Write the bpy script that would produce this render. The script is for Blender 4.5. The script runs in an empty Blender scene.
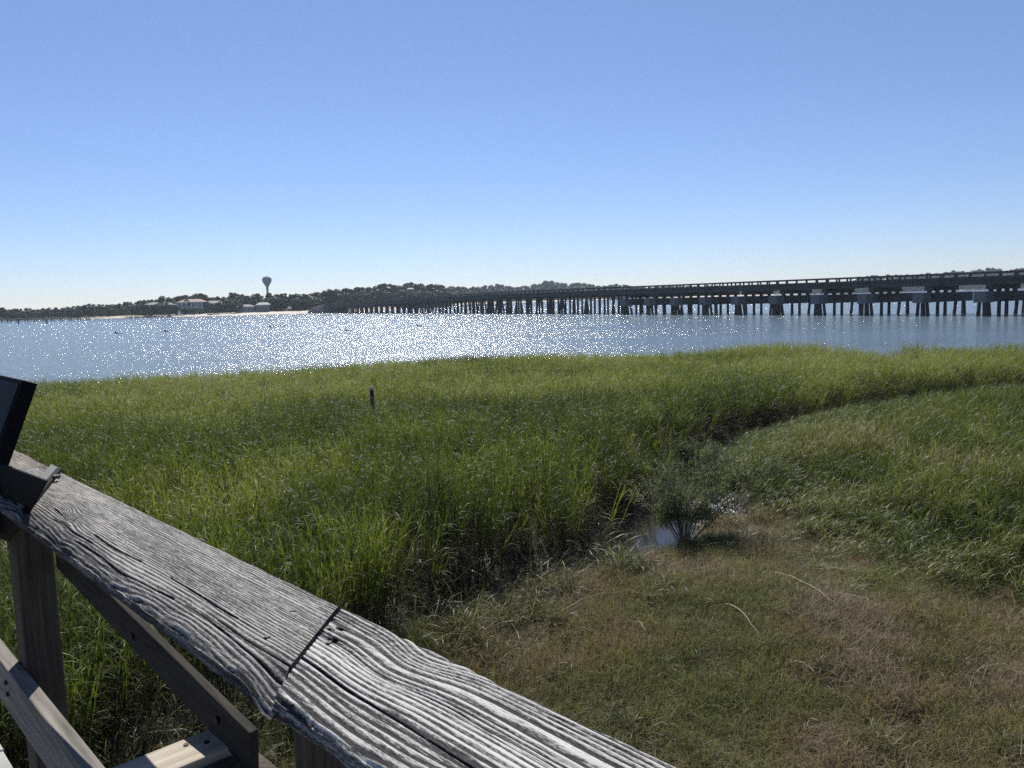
import bpy, math, random
import numpy as np
from mathutils import Vector, Matrix
rng = np.random.default_rng(7); random.seed(7)
S = bpy.context.scene; COL = S.collection
RAD = math.radians

# ------------------------------------------------------------------ camera maths
FPX = 800.0; CX, CY = 512.0, 384.0; EYE = np.array([0, 0, 5.0])
pitch = math.atan(85.5/800); roll = math.atan(.0265)
FW = np.array([0, math.cos(pitch), -math.sin(pitch)]); R0 = np.array([1.0, 0, 0]); U0 = np.cross(R0, FW)
RT = math.cos(roll)*R0-math.sin(roll)*U0; UP = math.cos(roll)*U0+math.sin(roll)*R0
def ray(x, y): return (x-CX)/FPX*RT+(CY-y)/FPX*UP+FW
def at(x, y, z=0.0):
    d = ray(x, y); return EYE+d*((z-EYE[2])/d[2])
def atd(x, y, dist):                                      # point on a sight line at a ground distance
    d = ray(x, y); return EYE+d*(dist/math.hypot(d[0], d[1]))

# ------------------------------------------------------------------ numpy noise
def _h(i, j, s):
    n = (i*374761393+j*668265263+s*974634777) & 0xffffffff
    n = ((n ^ (n >> 13))*1274126177) & 0xffffffff
    return ((n ^ (n >> 16)) & 0xffff)/65535.0
def vn(x, y, s=0):
    x = np.asarray(x, float); y = np.asarray(y, float)
    i = np.floor(x).astype(np.int64); j = np.floor(y).astype(np.int64)
    u = x-i; v = y-j; u = u*u*(3-2*u); v = v*v*(3-2*v)
    return (_h(i, j, s)*(1-u)+_h(i+1, j, s)*u)*(1-v)+(_h(i, j+1, s)*(1-u)+_h(i+1, j+1, s)*u)*v
def fbm(x, y, o=4, s=0):
    a = 0; t = 0; k = 1.0
    for q in range(o):
        a = a+k*vn(np.asarray(x)*2**q+q*17.3, np.asarray(y)*2**q-q*9.1, s+q); t += k; k *= .5
    return a/t
def sst(a, b, x):
    t = np.clip((x-a)/(b-a), 0, 1); return t*t*(3-2*t)

# ------------------------------------------------------------------ mesh helpers
def tag(o, label=None, cat=None, group=None, kind=None):
    if label: o['label'] = label
    if cat: o['category'] = cat
    if group: o['group'] = group
    if kind: o['kind'] = kind
    return o
def link(name, me, parent=None):
    o = bpy.data.objects.new(name, me); COL.objects.link(o)
    if parent is not None: o.parent = parent
    return o
def empty(name, loc=(0, 0, 0), rz=0.0):
    o = link(name, None); o.location = loc; o.rotation_euler = (0, 0, rz); o.empty_display_size = .1; return o
def npmesh(name, V, F, mat=None, smooth=False, attrs=None, fattr=None):
    """V (n,3); F (m,k) of one k, fast."""
    me = bpy.data.meshes.new(name); V = np.asarray(V, np.float32); F = np.asarray(F, np.int32)
    me.vertices.add(len(V)); me.vertices.foreach_set('co', V.ravel())
    if len(F):
        k = F.shape[1]
        me.loops.add(F.size); me.loops.foreach_set('vertex_index', F.ravel())
        me.polygons.add(len(F)); me.polygons.foreach_set('loop_start', np.arange(0, F.size, k, dtype=np.int32))
        if smooth: me.polygons.foreach_set('use_smooth', np.ones(len(F), bool))
    for n, (typ, a) in (attrs or {}).items():
        at_ = me.attributes.new(n, typ, 'POINT')
        at_.data.foreach_set('vector' if typ == 'FLOAT_VECTOR' else 'value', np.asarray(a).ravel())
    if mat: me.materials.append(mat)
    me.update(calc_edges=True); me.validate(); return me
class MB:
    def __init__(s): s.v = []; s.f = []
    def add(s, V, F):
        b = len(s.v); s.v += [tuple(map(float, p)) for p in V]; s.f += [tuple(b+i for i in f) for f in F]; return s
    def box(s, c, h, ax=None, jit=0.0):
        c = np.array(c, float); ax = np.eye(3) if ax is None else np.array(ax)
        V = [c+ax[0]*h[0]*i+ax[1]*h[1]*j+ax[2]*h[2]*k+(rng.uniform(-jit, jit, 3) if jit else 0) for i in (-1, 1) for j in (-1, 1) for k in (-1, 1)]
        return s.add(V, [(0, 1, 3, 2), (4, 6, 7, 5), (0, 4, 5, 1), (2, 3, 7, 6), (0, 2, 6, 4), (1, 5, 7, 3)])
    def bx(s, a, b):                                       # axis aligned box from two corners
        a = np.array(a, float); b = np.array(b, float); return s.box((a+b)/2, np.abs(b-a)/2)
    def prism(s, P, Q):                                    # two matching polygons
        n = len(P); s.add(list(P)+list(Q), [tuple(range(n))[::-1], tuple(range(n, 2*n))]+[(i, (i+1) % n, n+(i+1) % n, n+i) for i in range(n)]); return s
    def tube(s, pts, rad, n=8, cap=True):
        pts = [np.array(p, float) for p in pts]; V = []; F = []
        if not hasattr(rad, '__len__'): rad = [rad]*len(pts)
        for i, p in enumerate(pts):
            d = pts[min(i+1, len(pts)-1)]-pts[max(i-1, 0)]; d /= np.linalg.norm(d)+1e-9
            a = np.cross(d, [0, 0, 1.0] if abs(d[2]) < .9 else [1.0, 0, 0]); a /= np.linalg.norm(a); b = np.cross(d, a)
            V += [p+rad[i]*(math.cos(t)*a+math.sin(t)*b) for t in np.arange(n)*2*math.pi/n]
        for i in range(len(pts)-1):
            F += [(i*n+k, i*n+(k+1) % n, (i+1)*n+(k+1) % n, (i+1)*n+k) for k in range(n)]
        if cap: F += [tuple(range(n))[::-1], tuple(range((len(pts)-1)*n, len(pts)*n))]
        return s.add(V, F)
    def build(s, name, mat, parent=None, org=(0, 0, 0), smooth=False, bevel=0.0):
        me = bpy.data.meshes.new(name); o_ = np.array(org, float)
        me.from_pydata([tuple(np.array(p)-o_) for p in s.v], [], s.f)
        if mat: me.materials.append(mat)
        if smooth: me.polygons.foreach_set('use_smooth', np.ones(len(me.polygons), bool))
        me.update(); o = link(name, me, parent)
        if parent is None: o.location = org
        if bevel:
            m = o.modifiers.new('bevel', 'BEVEL'); m.width = bevel; m.segments = 2; m.limit_method = 'ANGLE'
        return o

# ------------------------------------------------------------------ materials
def newmat(name):
    m = bpy.data.materials.new(name); m.use_nodes = True; nt = m.node_tree
    for n in list(nt.nodes): nt.nodes.remove(n)
    return m, nt, (lambda t, **k: _nn(nt, t, **k))
def _nn(nt, t, **k):
    n = nt.nodes.new(t)
    for a, b in k.items():
        if a.startswith('i_'): n.inputs[a[2:].replace('_', ' ')].default_value = b
        else: setattr(n, a, b)
    return n
def ramp(N, stops, interp='LINEAR'):
    r = N('ShaderNodeValToRGB'); cr = r.color_ramp; cr.interpolation = interp
    while len(cr.elements) < len(stops): cr.elements.new(.5)
    for e, (p, c) in zip(cr.elements, stops): e.position = p; e.color = (*c, 1)
    return r
def simple(name, col, rough=.7, var=.25, scale=6.0, bump=.3, stretch=(1, 1, 1), metallic=0.0, dist=.01, spec=.5, rz=None):
    """base colour broken up by two octaves of object-space noise, with matching bump"""
    m, nt, N = newmat(name); L = nt.links.new
    tc = N('ShaderNodeTexCoord'); mp = N('ShaderNodeMapping'); mp.inputs['Scale'].default_value = stretch
    L(tc.outputs['Object'], mp.inputs[0])
    if rz is not None: mp.vector_type = 'TEXTURE'; mp.inputs['Rotation'].default_value = (0, 0, rz)
    nz = N('ShaderNodeTexNoise', i_Scale=scale, i_Detail=6.0, i_Roughness=.65); L(mp.outputs[0], nz.inputs['Vector'])
    c = np.array(col); r = ramp(N, [(.3, tuple(c*(1-var))), (.5, tuple(c)), (.72, tuple(np.minimum(c*(1+var), 1)))])
    L(nz.outputs[0], r.inputs[0])
    b = N('ShaderNodeBump', i_Strength=bump, i_Distance=dist); L(nz.outputs[0], b.inputs['Height'])
    p = N('ShaderNodeBsdfPrincipled', i_Roughness=rough, i_Metallic=metallic); p.inputs['Specular IOR Level'].default_value = spec
    L(r.outputs[0], p.inputs['Base Color']); L(b.outputs[0], p.inputs['Normal'])
    o = N('ShaderNodeOutputMaterial'); L(p.outputs[0], o.inputs[0]); return m
def leafmat(name, cols, base=None, nscale=.18, transl=.45, rough=.48, inst=True, spec=.25, blo=.12, bhi=.72):
    """cols: four stops picked by large scale noise + a per-plant value; base: colour at the foot of the blade"""
    m, nt, N = newmat(name); L = nt.links.new
    g = N('ShaderNodeNewGeometry'); nz = N('ShaderNodeTexNoise', i_Scale=nscale, i_Detail=4.0, i_Roughness=.6)
    L(g.outputs['Position'], nz.inputs['Vector'])
    if inst: a = N('ShaderNodeAttribute', attribute_type='INSTANCER', attribute_name='tint')
    else: a = N('ShaderNodeAttribute', attribute_type='GEOMETRY', attribute_name='tint')
    mx = N('ShaderNodeMath', operation='MULTIPLY_ADD'); mx.inputs[1].default_value = .55
    L(a.outputs['Fac'], mx.inputs[0]); nm2 = N('ShaderNodeMapRange', clamp=False); nm2.inputs['From Min'].default_value = .25; nm2.inputs['From Max'].default_value = .75; L(nz.outputs[0], nm2.inputs[0]); L(nm2.outputs[0], mx.inputs[2])
    sb = N('ShaderNodeMath', operation='SUBTRACT'); sb.inputs[1].default_value = .27; L(mx.outputs[0], sb.inputs[0])
    r = ramp(N, [(.25+.17*i, c) for i, c in enumerate(cols)]); L(sb.outputs[0], r.inputs[0])
    col = r.outputs[0]
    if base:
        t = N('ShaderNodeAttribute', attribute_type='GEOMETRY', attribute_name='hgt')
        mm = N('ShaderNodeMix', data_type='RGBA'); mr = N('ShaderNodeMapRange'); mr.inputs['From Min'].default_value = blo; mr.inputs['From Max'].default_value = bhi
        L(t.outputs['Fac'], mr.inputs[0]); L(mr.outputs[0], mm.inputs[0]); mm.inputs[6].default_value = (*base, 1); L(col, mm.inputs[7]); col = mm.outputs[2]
    p = N('ShaderNodeBsdfPrincipled', i_Roughness=rough); p.inputs['Specular IOR Level'].default_value = spec
    L(col, p.inputs['Base Color'])
    tr = N('ShaderNodeBsdfTranslucent'); hs = N('ShaderNodeHueSaturation', i_Saturation=1.1, i_Value=1.25); L(col, hs.inputs['Color']); L(hs.outputs[0], tr.inputs[0])
    ms = N('ShaderNodeMixShader'); ms.inputs[0].default_value = transl; L(p.outputs[0], ms.inputs[1]); L(tr.outputs[0], ms.inputs[2])
    o = N('ShaderNodeOutputMaterial'); L(ms.outputs[0], o.inputs[0]); return m

# ------------------------------------------------------------------ scatter (one object, for grasses nobody could count)
def scatter(name, variants, P, pick, rot, scl, tint, mat, label, cat):
    VV = []; FF = []; vid = []; hg = []; b = 0
    for k, (V, F, H) in enumerate(variants):
        VV.append(V); FF.append(np.asarray(F)+b); vid.append(np.full(len(V), k+1)); hg.append(H); b += len(V)
    n = len(P); VV.append(P); vid.append(np.zeros(n)); hg.append(np.zeros(n))
    z = lambda a, w=None: np.concatenate([np.zeros((b,) if w is None else (b, w)), a])
    me = npmesh(name, np.vstack(VV), np.vstack(FF), mat, attrs={
        'vid': ('INT', np.concatenate(vid).astype(np.int32)), 'hgt': ('FLOAT', np.concatenate(hg).astype(np.float32)),
        'pick': ('INT', z(pick).astype(np.int32)), 'rot': ('FLOAT_VECTOR', z(rot, 3).astype(np.float32)),
        'scl': ('FLOAT_VECTOR', z(scl, 3).astype(np.float32)), 'tint': ('FLOAT', z(tint).astype(np.float32))})
    o = link(name, me); tag(o, label, cat, kind='stuff')
    ng = bpy.data.node_groups.new(name+'_scatter', 'GeometryNodeTree')
    ng.interface.new_socket('Geometry', in_out='INPUT', socket_type='NodeSocketGeometry')
    ng.interface.new_socket('Geometry', in_out='OUTPUT', socket_type='NodeSocketGeometry')
    N = ng.nodes.new; L = ng.links.new
    def attr(nm, ty):
        a = N('GeometryNodeInputNamedAttribute'); a.data_type = ty; a.inputs['Name'].default_value = nm
        return next(s for s in a.outputs if s.enabled and s.name == 'Attribute')
    gi = N('NodeGroupInput'); go = N('NodeGroupOutput')
    cmp_ = N('FunctionNodeCompare'); cmp_.data_type = 'INT'; cmp_.operation = 'EQUAL'
    ia = [s for s in cmp_.inputs if s.enabled]; L(attr('vid', 'INT'), ia[0]); ia[1].default_value = 0
    sep = N('GeometryNodeSeparateGeometry'); sep.domain = 'POINT'; L(gi.outputs[0], sep.inputs[0]); L(cmp_.outputs[0], sep.inputs[1])
    mtp = N('GeometryNodeMeshToPoints'); L(sep.outputs[0], mtp.inputs[0])
    spl = N('GeometryNodeSplitToInstances'); spl.domain = 'POINT'; L(sep.outputs[1], spl.inputs[0]); L(attr('vid', 'INT'), spl.inputs['Group ID'])
    iop = N('GeometryNodeInstanceOnPoints'); L(mtp.outputs[0], iop.inputs['Points']); L(spl.outputs[0], iop.inputs['Instance'])
    iop.inputs['Pick Instance'].default_value = True; L(attr('pick', 'INT'), iop.inputs['Instance Index'])
    e2r = N('FunctionNodeEulerToRotation'); L(attr('rot', 'FLOAT_VECTOR'), e2r.inputs[0]); L(e2r.outputs[0], iop.inputs['Rotation'])
    L(attr('scl', 'FLOAT_VECTOR'), iop.inputs['Scale']); L(iop.outputs[0], go.inputs[0])
    md = o.modifiers.new('scatter', 'NODES'); md.node_group = ng
    return o

def blades(n, rad, hmin, hmax, wid, bend, segs=3, r=rng, lean=.25, z0=0.0, z1=0.0, az=None, org=None):
    """n curved tapering ribbons -> V, F, H"""
    a = r.uniform(0, 2*math.pi, n) if az is None else az
    rr = rad*np.sqrt(r.uniform(0, 1, n)); pa = r.uniform(0, 2*math.pi, n)
    o = np.stack([rr*np.cos(pa), rr*np.sin(pa), r.uniform(z0, z1, n) if z1 > z0 else np.full(n, z0)], 1) if org is None else org
    h = r.uniform(hmin, hmax, n); bd = bend*r.uniform(.4, 1.5, n); ln = lean*r.uniform(0, 1.4, n)
    w = wid*r.uniform(.7, 1.3, n); side = np.stack([-np.sin(a), np.cos(a), np.zeros(n)], 1)
    tw = r.uniform(-.9, .9, n); V = []; H = []
    p = o.copy(); ang = ln.copy(); step = h/segs
    for k in range(segs+1):
        t = k/segs; ww = w*(1-t**1.6)*.5+.0004
        sd = side*np.cos(tw*t)[:, None]+np.stack([np.zeros(n), np.zeros(n), np.sin(tw*t)], 1)
        V += [p-sd*ww[:, None], p+sd*ww[:, None]]; H += [np.clip(p[:, 2]/hmax*1.5, 0, 1)]*2
        d = np.stack([np.sin(ang)*np.cos(a), np.sin(ang)*np.sin(a), np.cos(ang)], 1); p = p+d*step[:, None]; ang = ang+bd/segs
    V = np.stack(V, 1).reshape(-1, 3); H = np.stack(H, 1).reshape(-1); m = 2*(segs+1)
    F = (np.arange(n)[:, None, None]*m+np.array([[2*k, 2*k+1, 2*k+3, 2*k+2] for k in range(segs)])[None]).reshape(-1, 4)
    return V, F, H
def join(parts):
    V = []; F = []; H = []; b = 0
    for v, f, h in parts: V.append(v); F.append(f+b); H.append(h); b += len(v)
    return np.vstack(V), np.vstack(F), np.concatenate(H)
def cordgrass(r, stems=5, rad=.14, ht=1.35, leaves=9, lw=.0095):
    out = []
    for s in range(stems):
        q = rad*math.sqrt(r.uniform()); a = r.uniform(0, 6.28); ox, oy = q*math.cos(a), q*math.sin(a)
        h = ht*r.uniform(.78, 1.08); lx, ly = r.normal(0, .07, 2)
        zs = np.linspace(.26, .96, leaves)**.85*h; org = np.stack([ox+lx*zs, oy+ly*zs, zs], 1)
        az = a+np.arange(leaves)*2.4+r.uniform(-.4, .4, leaves)
        v, f, hh = blades(leaves, 0, .26, .46, lw, 1.5, 4, r, .55, az=az, org=org); out.append((v, f, np.clip(v[:, 2]/ht, 0, 1)))
        w = .0045; zz = np.array([0, h*.5, h]); sv = []
        for z in zz:
            sv += [(ox+lx*z-w, oy+ly*z, z), (ox+lx*z+w, oy+ly*z, z)]
        sv = np.array(sv); out.append((sv, np.array([[0, 1, 3, 2], [2, 3, 5, 4]]), sv[:, 2]/ht))
    return join(out)

# ------------------------------------------------------------------ world, sun, camera
SUN_AZ, SUN_EL = RAD(-9.5), RAD(45)
w = bpy.data.worlds.new('World'); S.world = w; w.use_nodes = True; nt = w.node_tree
bg = nt.nodes['Background']; sky = nt.nodes.new('ShaderNodeTexSky'); sky.sky_type = 'NISHITA'; sky.sun_disc = False
sky.sun_elevation = SUN_EL; sky.sun_rotation = SUN_AZ; sky.altitude = 0; sky.air_density = .85; sky.dust_density = 0.0; sky.ozone_density = 6
tn = nt.nodes.new('ShaderNodeMix'); tn.data_type = 'RGBA'; tn.blend_type = 'MULTIPLY'; tn.inputs[0].default_value = 1; tn.inputs[7].default_value = (1.06, .955, 1.0, 1)
tg = nt.nodes.new('ShaderNodeTexCoord'); tz_ = nt.nodes.new('ShaderNodeSeparateXYZ'); nt.links.new(tg.outputs['Generated'], tz_.inputs[0])
tr_ = ramp(lambda t: nt.nodes.new(t), [(0, (.72, .735, .75)), (.054, (.745, .77, .81)), (.17, (.82, .82, .835)), (.33, (.94, .90, .86)), (1, (1, .95, .90))])
nt.links.new(tz_.outputs[2], tr_.inputs[0]); t2 = nt.nodes.new('ShaderNodeMix'); t2.data_type = 'RGBA'; t2.blend_type = 'MULTIPLY'; t2.inputs[0].default_value = 1
nt.links.new(sky.outputs[0], tn.inputs[6]); nt.links.new(tn.outputs[2], t2.inputs[6]); nt.links.new(tr_.outputs[0], t2.inputs[7]); nt.links.new(t2.outputs[2], bg.inputs[0]); bg.inputs[1].default_value = .090
sl = bpy.data.lights.new('sun', 'SUN'); sl.energy = 4.4; sl.angle = RAD(.53); sl.color = (1, .96, .89)
so = link('sun', sl); sd = Vector((math.sin(SUN_AZ)*math.cos(SUN_EL), math.cos(SUN_AZ)*math.cos(SUN_EL), math.sin(SUN_EL)))
so.rotation_euler = sd.to_track_quat('Z', 'Y').to_euler(); so.location = (0, 0, 30)
cd = bpy.data.cameras.new('camera'); cam = link('camera', cd); cd.sensor_width = 36; cd.lens = 36*FPX/1024; cd.clip_start = .05; cd.clip_end = 20000
cam.matrix_world = Matrix(((RT[0], UP[0], -FW[0], EYE[0]), (RT[1], UP[1], -FW[1], EYE[1]), (RT[2], UP[2], -FW[2], EYE[2]), (0, 0, 0, 1)))
S.camera = cam
S.view_settings.view_transform = 'Standard'; S.view_settings.look = 'None'; S.view_settings.exposure = .52; S.view_settings.gamma = 1
S.render.engine = 'CYCLES'; S.cycles.use_denoising = False; S.cycles.max_bounces = 6; S.cycles.transparent_max_bounces = 6
S.cycles.volume_step_rate = 10; S.cycles.sample_clamp_indirect = 3

# ------------------------------------------------------------------ layout of the marsh (world metres)
creek = np.array([at(x, y, .1)[:2] for x, y in [(1300, 388), (1150, 397), (1024, 406), (900, 420), (800, 434), (735, 447), (699, 463), (680, 483), (664, 508), (640, 548), (585, 588), (520, 604), (440, 634)]])
edge = np.array([at(x, y, 1.45)[:2] for x, y in [(-500, 392), (-200, 386), (30, 379), (200, 372), (330, 366), (420, 359), (470, 356), (560, 354), (620, 355), (700, 349), (760, 345), (830, 342), (850, 350), (880, 355), (920, 350), (1024, 347), (1200, 342), (1500, 330)]])
near_left = np.array([at(x, y, .45)[:2] for x, y in [(440, 634), (340, 690), (250, 735), (160, 775), (60, 830), (-200, 900)]])
polyA = np.vstack([creek, near_left[1:], [[-14, 5], [-70, 5]], edge[:]])
def inside(P, poly):
    x, y = P[:, 0], P[:, 1]; c = np.zeros(len(P), bool); n = len(poly); j = n-1
    for i in range(n):
        xi, yi = poly[i]; xj, yj = poly[j]
        m = ((yi > y) != (yj > y)) & (x < (xj-xi)*(y-yi)/(yj-yi+1e-12)+xi); c ^= m; j = i
    return c
def dseg(P, line):
    d = np.full(len(P), 1e9); vec = np.zeros((len(P), 2))
    for a, b in zip(line[:-1], line[1:]):
        ab = b-a; t = np.clip(((P-a)@ab)/(ab@ab), 0, 1); q = a+t[:, None]*ab; v = q-P; dd = np.hypot(v[:, 0], v[:, 1])
        m = dd < d; d[m] = dd[m]; vec[m] = v[m]
    return d, vec
POOL = at(645, 540, 0)[:2]
def yedge(x): 
    e = edge[np.argsort(edge[:, 0])]; return np.interp(x, e[:, 0], e[:, 1])
def marsh_h(P):
    x, y = P[:, 0], P[:, 1]
    h = .42+.10*(fbm(x*.5, y*.5, 3, 3)-.5)+.05*(fbm(x*3, y*3, 2, 5)-.5)
    d, _ = dseg(P, creek)
    wid = np.interp(y, [10, 12.5, 14, 16, 19, 24, 30, 40], [.35, .35, .8, 1.0, 1.1, 1.0, .8, .7]); depth = np.interp(y, [10, 12, 14.2, 15.2, 21, 23, 40], [.1, .2, .3, .75, .75, .3, .26])
    h -= depth*(1-sst(wid*.5, wid*1.5+.2, d+.25*(fbm(x*1.5, y*1.5, 2, 8)-.5)))
    dp = np.hypot((x-POOL[0])/1.25, (y-POOL[1])/1.6); h = np.minimum(h, -.25+.75*sst(.6, 1.25, dp+.3*(fbm(x*1.3, y*1.3, 2, 9)-.5)))
    sp = np.array(at(722, 520, 0)[:2]); dq = np.hypot((x-sp[0])/.6, (y-sp[1])/1.3); h = np.minimum(h, .02+.5*sst(.7, 1.3, dq+.4*(fbm(x*2, y*2, 2, 19)-.5)))
    h += .30*np.exp(-(((x-3.6)/3.2)**2+((y-10.8)/2.0)**2))+.15*sst(11, 7, y)
    return h-1.6*sst(-.6, 1.5, y-yedge(x))
shore = np.array([(-4000, 700), (-1200, 540), (-500, 475), (-286, 448), (-230, 436), (-205, 432), (-136, 421), (-96, 424), (-84, 436), (-70, 560), (-60, 760), (0, 940), (150, 1080), (300, 1120), (440, 1120), (700, 1090), (1500, 1100), (5000, 900)], float)
def ground_h(P):
    x, y = P[:, 0], P[:, 1]
    h = np.where(y < 75, marsh_h(P), -1.2)
    ys = np.interp(x, shore[:, 0], shore[:, 1])+3*(fbm(x*.03, y*0, 2, 4)-.5)
    land = -1.2+2.2*sst(-8, 14, y-ys)+1.6*sst(10, 60, y-ys)+3*sst(100, 500, y-ys)
    return np.maximum(h, np.where(y > 200, land, -1.2))

# ------------------------------------------------------------------ setting: ground sheet, water
def axis(lo, a, b, hi, st, g=1.12, mx=60):
    c = list(np.arange(a, b, st)); s = st
    u = [c[-1]]
    while u[-1] < hi: s = min(s*g, mx); u.append(u[-1]+s)
    s = st; d = [c[0]]
    while d[-1] > lo: s = min(s*g, mx); d.append(d[-1]-s)
    return np.array(d[:0:-1]+c+u[1:])
gx = axis(-5000, -12, 16, 5000, .16, 1.06, 70); gy = np.concatenate([axis(-60, 3, 30, 70, .16, 1.06, 1.2), np.arange(90, 400, 40), np.arange(405, 480, 3.), np.arange(485, 1250, 15), np.arange(1300, 9000, 300)])
X, Y = np.meshgrid(gx, gy, indexing='ij'); P = np.stack([X.ravel(), Y.ravel()], 1); Z = ground_h(P)
nx, ny = len(gx), len(gy); I = np.arange(nx*ny).reshape(nx, ny)
F = np.stack([I[:-1, :-1], I[1:, :-1], I[1:, 1:], I[:-1, 1:]], -1).reshape(-1, 4)
sand = sst(400, 410, P[:, 1])*sst(-250, -195, P[:, 0]+12*fbm(P[:, 0]*.05, P[:, 1]*.05))*(1-sst(26, 34, P[:, 1]-np.interp(P[:, 0], shore[:, 0], shore[:, 1])+8*fbm(P[:, 0]*.1, P[:, 1]*.1)))
m, nt, N = newmat('marsh_ground'); L = nt.links.new
tc = N('ShaderNodeTexCoord'); nz = N('ShaderNodeTexNoise', i_Scale=2.2, i_Detail=9.0, i_Roughness=.7); L(tc.outputs['Object'], nz.inputs['Vector'])
r1 = ramp(N, [(.3, (.012, .010, .007)), (.5, (.032, .025, .016)), (.7, (.062, .050, .032))]); L(nz.outputs[0], r1.inputs[0])
sa = N('ShaderNodeAttribute', attribute_name='sand'); mm = N('ShaderNodeMix', data_type='RGBA'); L(sa.outputs['Fac'], mm.inputs[0]); L(r1.outputs[0], mm.inputs[6]); mm.inputs[7].default_value = (.62, .55, .45, 1)
bb = N('ShaderNodeBump', i_Strength=.8, i_Distance=.04); L(nz.outputs[0], bb.inputs['Height'])
pp = N('ShaderNodeBsdfPrincipled', i_Roughness=.8); pp.inputs['Specular IOR Level'].default_value = .08; L(mm.outputs[2], pp.inputs['Base Color']); L(bb.outputs[0], pp.inputs['Normal'])
oo = N('ShaderNodeOutputMaterial'); L(pp.outputs[0], oo.inputs[0])
g = link('ground', npmesh('ground', np.column_stack([P, Z]), F, m, True, {'sand': ('FLOAT', sand.astype(np.float32))})); tag(g, kind='structure')

m, nt, N = newmat('tidal_water'); L = nt.links.new
g = N('ShaderNodeNewGeometry')
def wnoise(sc, stretch, det, rough=.55, rz=0):
    mp = N('ShaderNodeMapping'); mp.inputs['Scale'].default_value = stretch; mp.inputs['Rotation'].default_value = (0, 0, rz); L(g.outputs['Position'], mp.inputs[0])
    n = N('ShaderNodeTexNoise', i_Scale=sc, i_Detail=det, i_Roughness=rough); L(mp.outputs[0], n.inputs['Vector']); return n.outputs[0]
n1 = wnoise(.8, (.75, 1.7, 1), 3.0, .6, .15); n2 = wnoise(4.2, (.8, 1.4, 1), 2.0, .6, -.2); gust = wnoise(.035, (.5, 1.8, 1), 3.0, .6, .1)
cal = N('ShaderNodeMapRange'); sp_ = N('ShaderNodeSeparateXYZ'); L(g.outputs['Position'], sp_.inputs[0]); L(sp_.outputs[1], cal.inputs[0])
cal.inputs['From Min'].default_value = 38; cal.inputs['From Max'].default_value = 55; cal.inputs['To Min'].default_value = .03; cal.inputs['To Max'].default_value = 1.0; ra = N('ShaderNodeMapRange'); L(sp_.outputs[1], ra.inputs[0]); ra.inputs['From Min'].default_value = 38; ra.inputs['From Max'].default_value = 55; ra.inputs['To Min'].default_value = .03; ra.inputs['To Max'].default_value = .165   # sheltered creek is calm
gr_ = N('ShaderNodeMapRange'); gr_.inputs['From Min'].default_value = .35; gr_.inputs['From Max'].default_value = .65; gr_.inputs['To Min'].default_value = .55; gr_.inputs['To Max'].default_value = 1.0; L(gust, gr_.inputs[0])
gm = N('ShaderNodeMath', operation='MULTIPLY'); L(gr_.outputs[0], gm.inputs[0]); L(cal.outputs[0], gm.inputs[1])
b1 = N('ShaderNodeBump', i_Distance=.50); L(gm.outputs[0], b1.inputs['Strength']); L(n1, b1.inputs['Height'])
b2 = N('ShaderNodeBump', i_Distance=.13); L(gm.outputs[0], b2.inputs['Strength']); L(n2, b2.inputs['Height']); L(b1.outputs[0], b2.inputs['Normal'])
pw = N('ShaderNodeBsdfPrincipled', i_Roughness=.25, i_IOR=1.333); L(b2.outputs[0], pw.inputs['Normal']); wc = N('ShaderNodeMix', data_type='RGBA'); wc.inputs[6].default_value = (.030, .026, .018, 1); wc.inputs[7].default_value = (.11, .15, .175, 1); L(cal.outputs[0], wc.inputs[0]); L(wc.outputs[2], pw.inputs['Base Color'])
L(ra.outputs[0], pw.inputs['Roughness']); oo = N('ShaderNodeOutputMaterial'); L(pw.outputs[0], oo.inputs[0])
wt = link('water', npmesh('water', [(-9000, -60, 0), (9000, -60, 0), (9000, 9000, 0), (-9000, 9000, 0)], [[0, 1, 2, 3]], m)); tag(wt, kind='structure')

# ------------------------------------------------------------------ marsh grasses
r = np.random.default_rng(11)
M_tall = leafmat('cordgrass_blades', [(.075, .100, .020), (.128, .162, .027), (.190, .225, .040), (.25, .268, .074)], base=(.026, .024, .013), rough=.48, spec=.22, transl=.38, blo=.28, bhi=.92)  # foot is dead-leaf brown, carried high up the blade as painted self-shade
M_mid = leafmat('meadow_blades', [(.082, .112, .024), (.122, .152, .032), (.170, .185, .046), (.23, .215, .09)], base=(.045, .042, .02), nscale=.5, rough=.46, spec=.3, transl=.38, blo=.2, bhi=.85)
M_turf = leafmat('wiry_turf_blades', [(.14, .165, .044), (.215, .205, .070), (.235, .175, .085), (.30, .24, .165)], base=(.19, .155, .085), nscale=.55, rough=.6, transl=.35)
def grid_pts(x0, x1, y0, y1, dens):
    n = int((x1-x0)*(y1-y0)*dens); return np.stack([r.uniform(x0, x1, n), r.uniform(y0, y1, n)], 1)
def frustum(P, mg=1.5, left=True):                          # what the photo could plausibly see, with a margin either side
    return np.abs(P[:, 0]) < P[:, 1]*.70+mg+1.5
CORD = [cordgrass(r) for _ in range(8)]
pts = []
for (y0, y1, dn) in ((4, 18, 17), (18, 30, 15), (30, 60, 11)):
    q = grid_pts(-45, 48, y0, y1, dn); q = q[frustum(q)]; q = q[inside(q, polyA)]; pts.append(q)
q = np.vstack(pts); dc, vc = dseg(q, creek); de = yedge(q[:, 0])-q[:, 1]
keep = (dc > np.interp(q[:, 1], [12, 14, 17, 20, 24, 40], [.25, .55, .6, .55, .5, .42])*(.8+.4*r.uniform(size=len(q)))) & (de > .2+.8*r.uniform(size=len(q)))
pd = np.hypot((q[:, 0]-POOL[0])/1.15, (q[:, 1]-POOL[1])/1.7); keep &= pd > .85+.3*r.uniform(size=len(q))
q = q[keep]; dc = dc[keep]; vc = vc[keep]; de = de[keep]; n = len(q)
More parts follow.
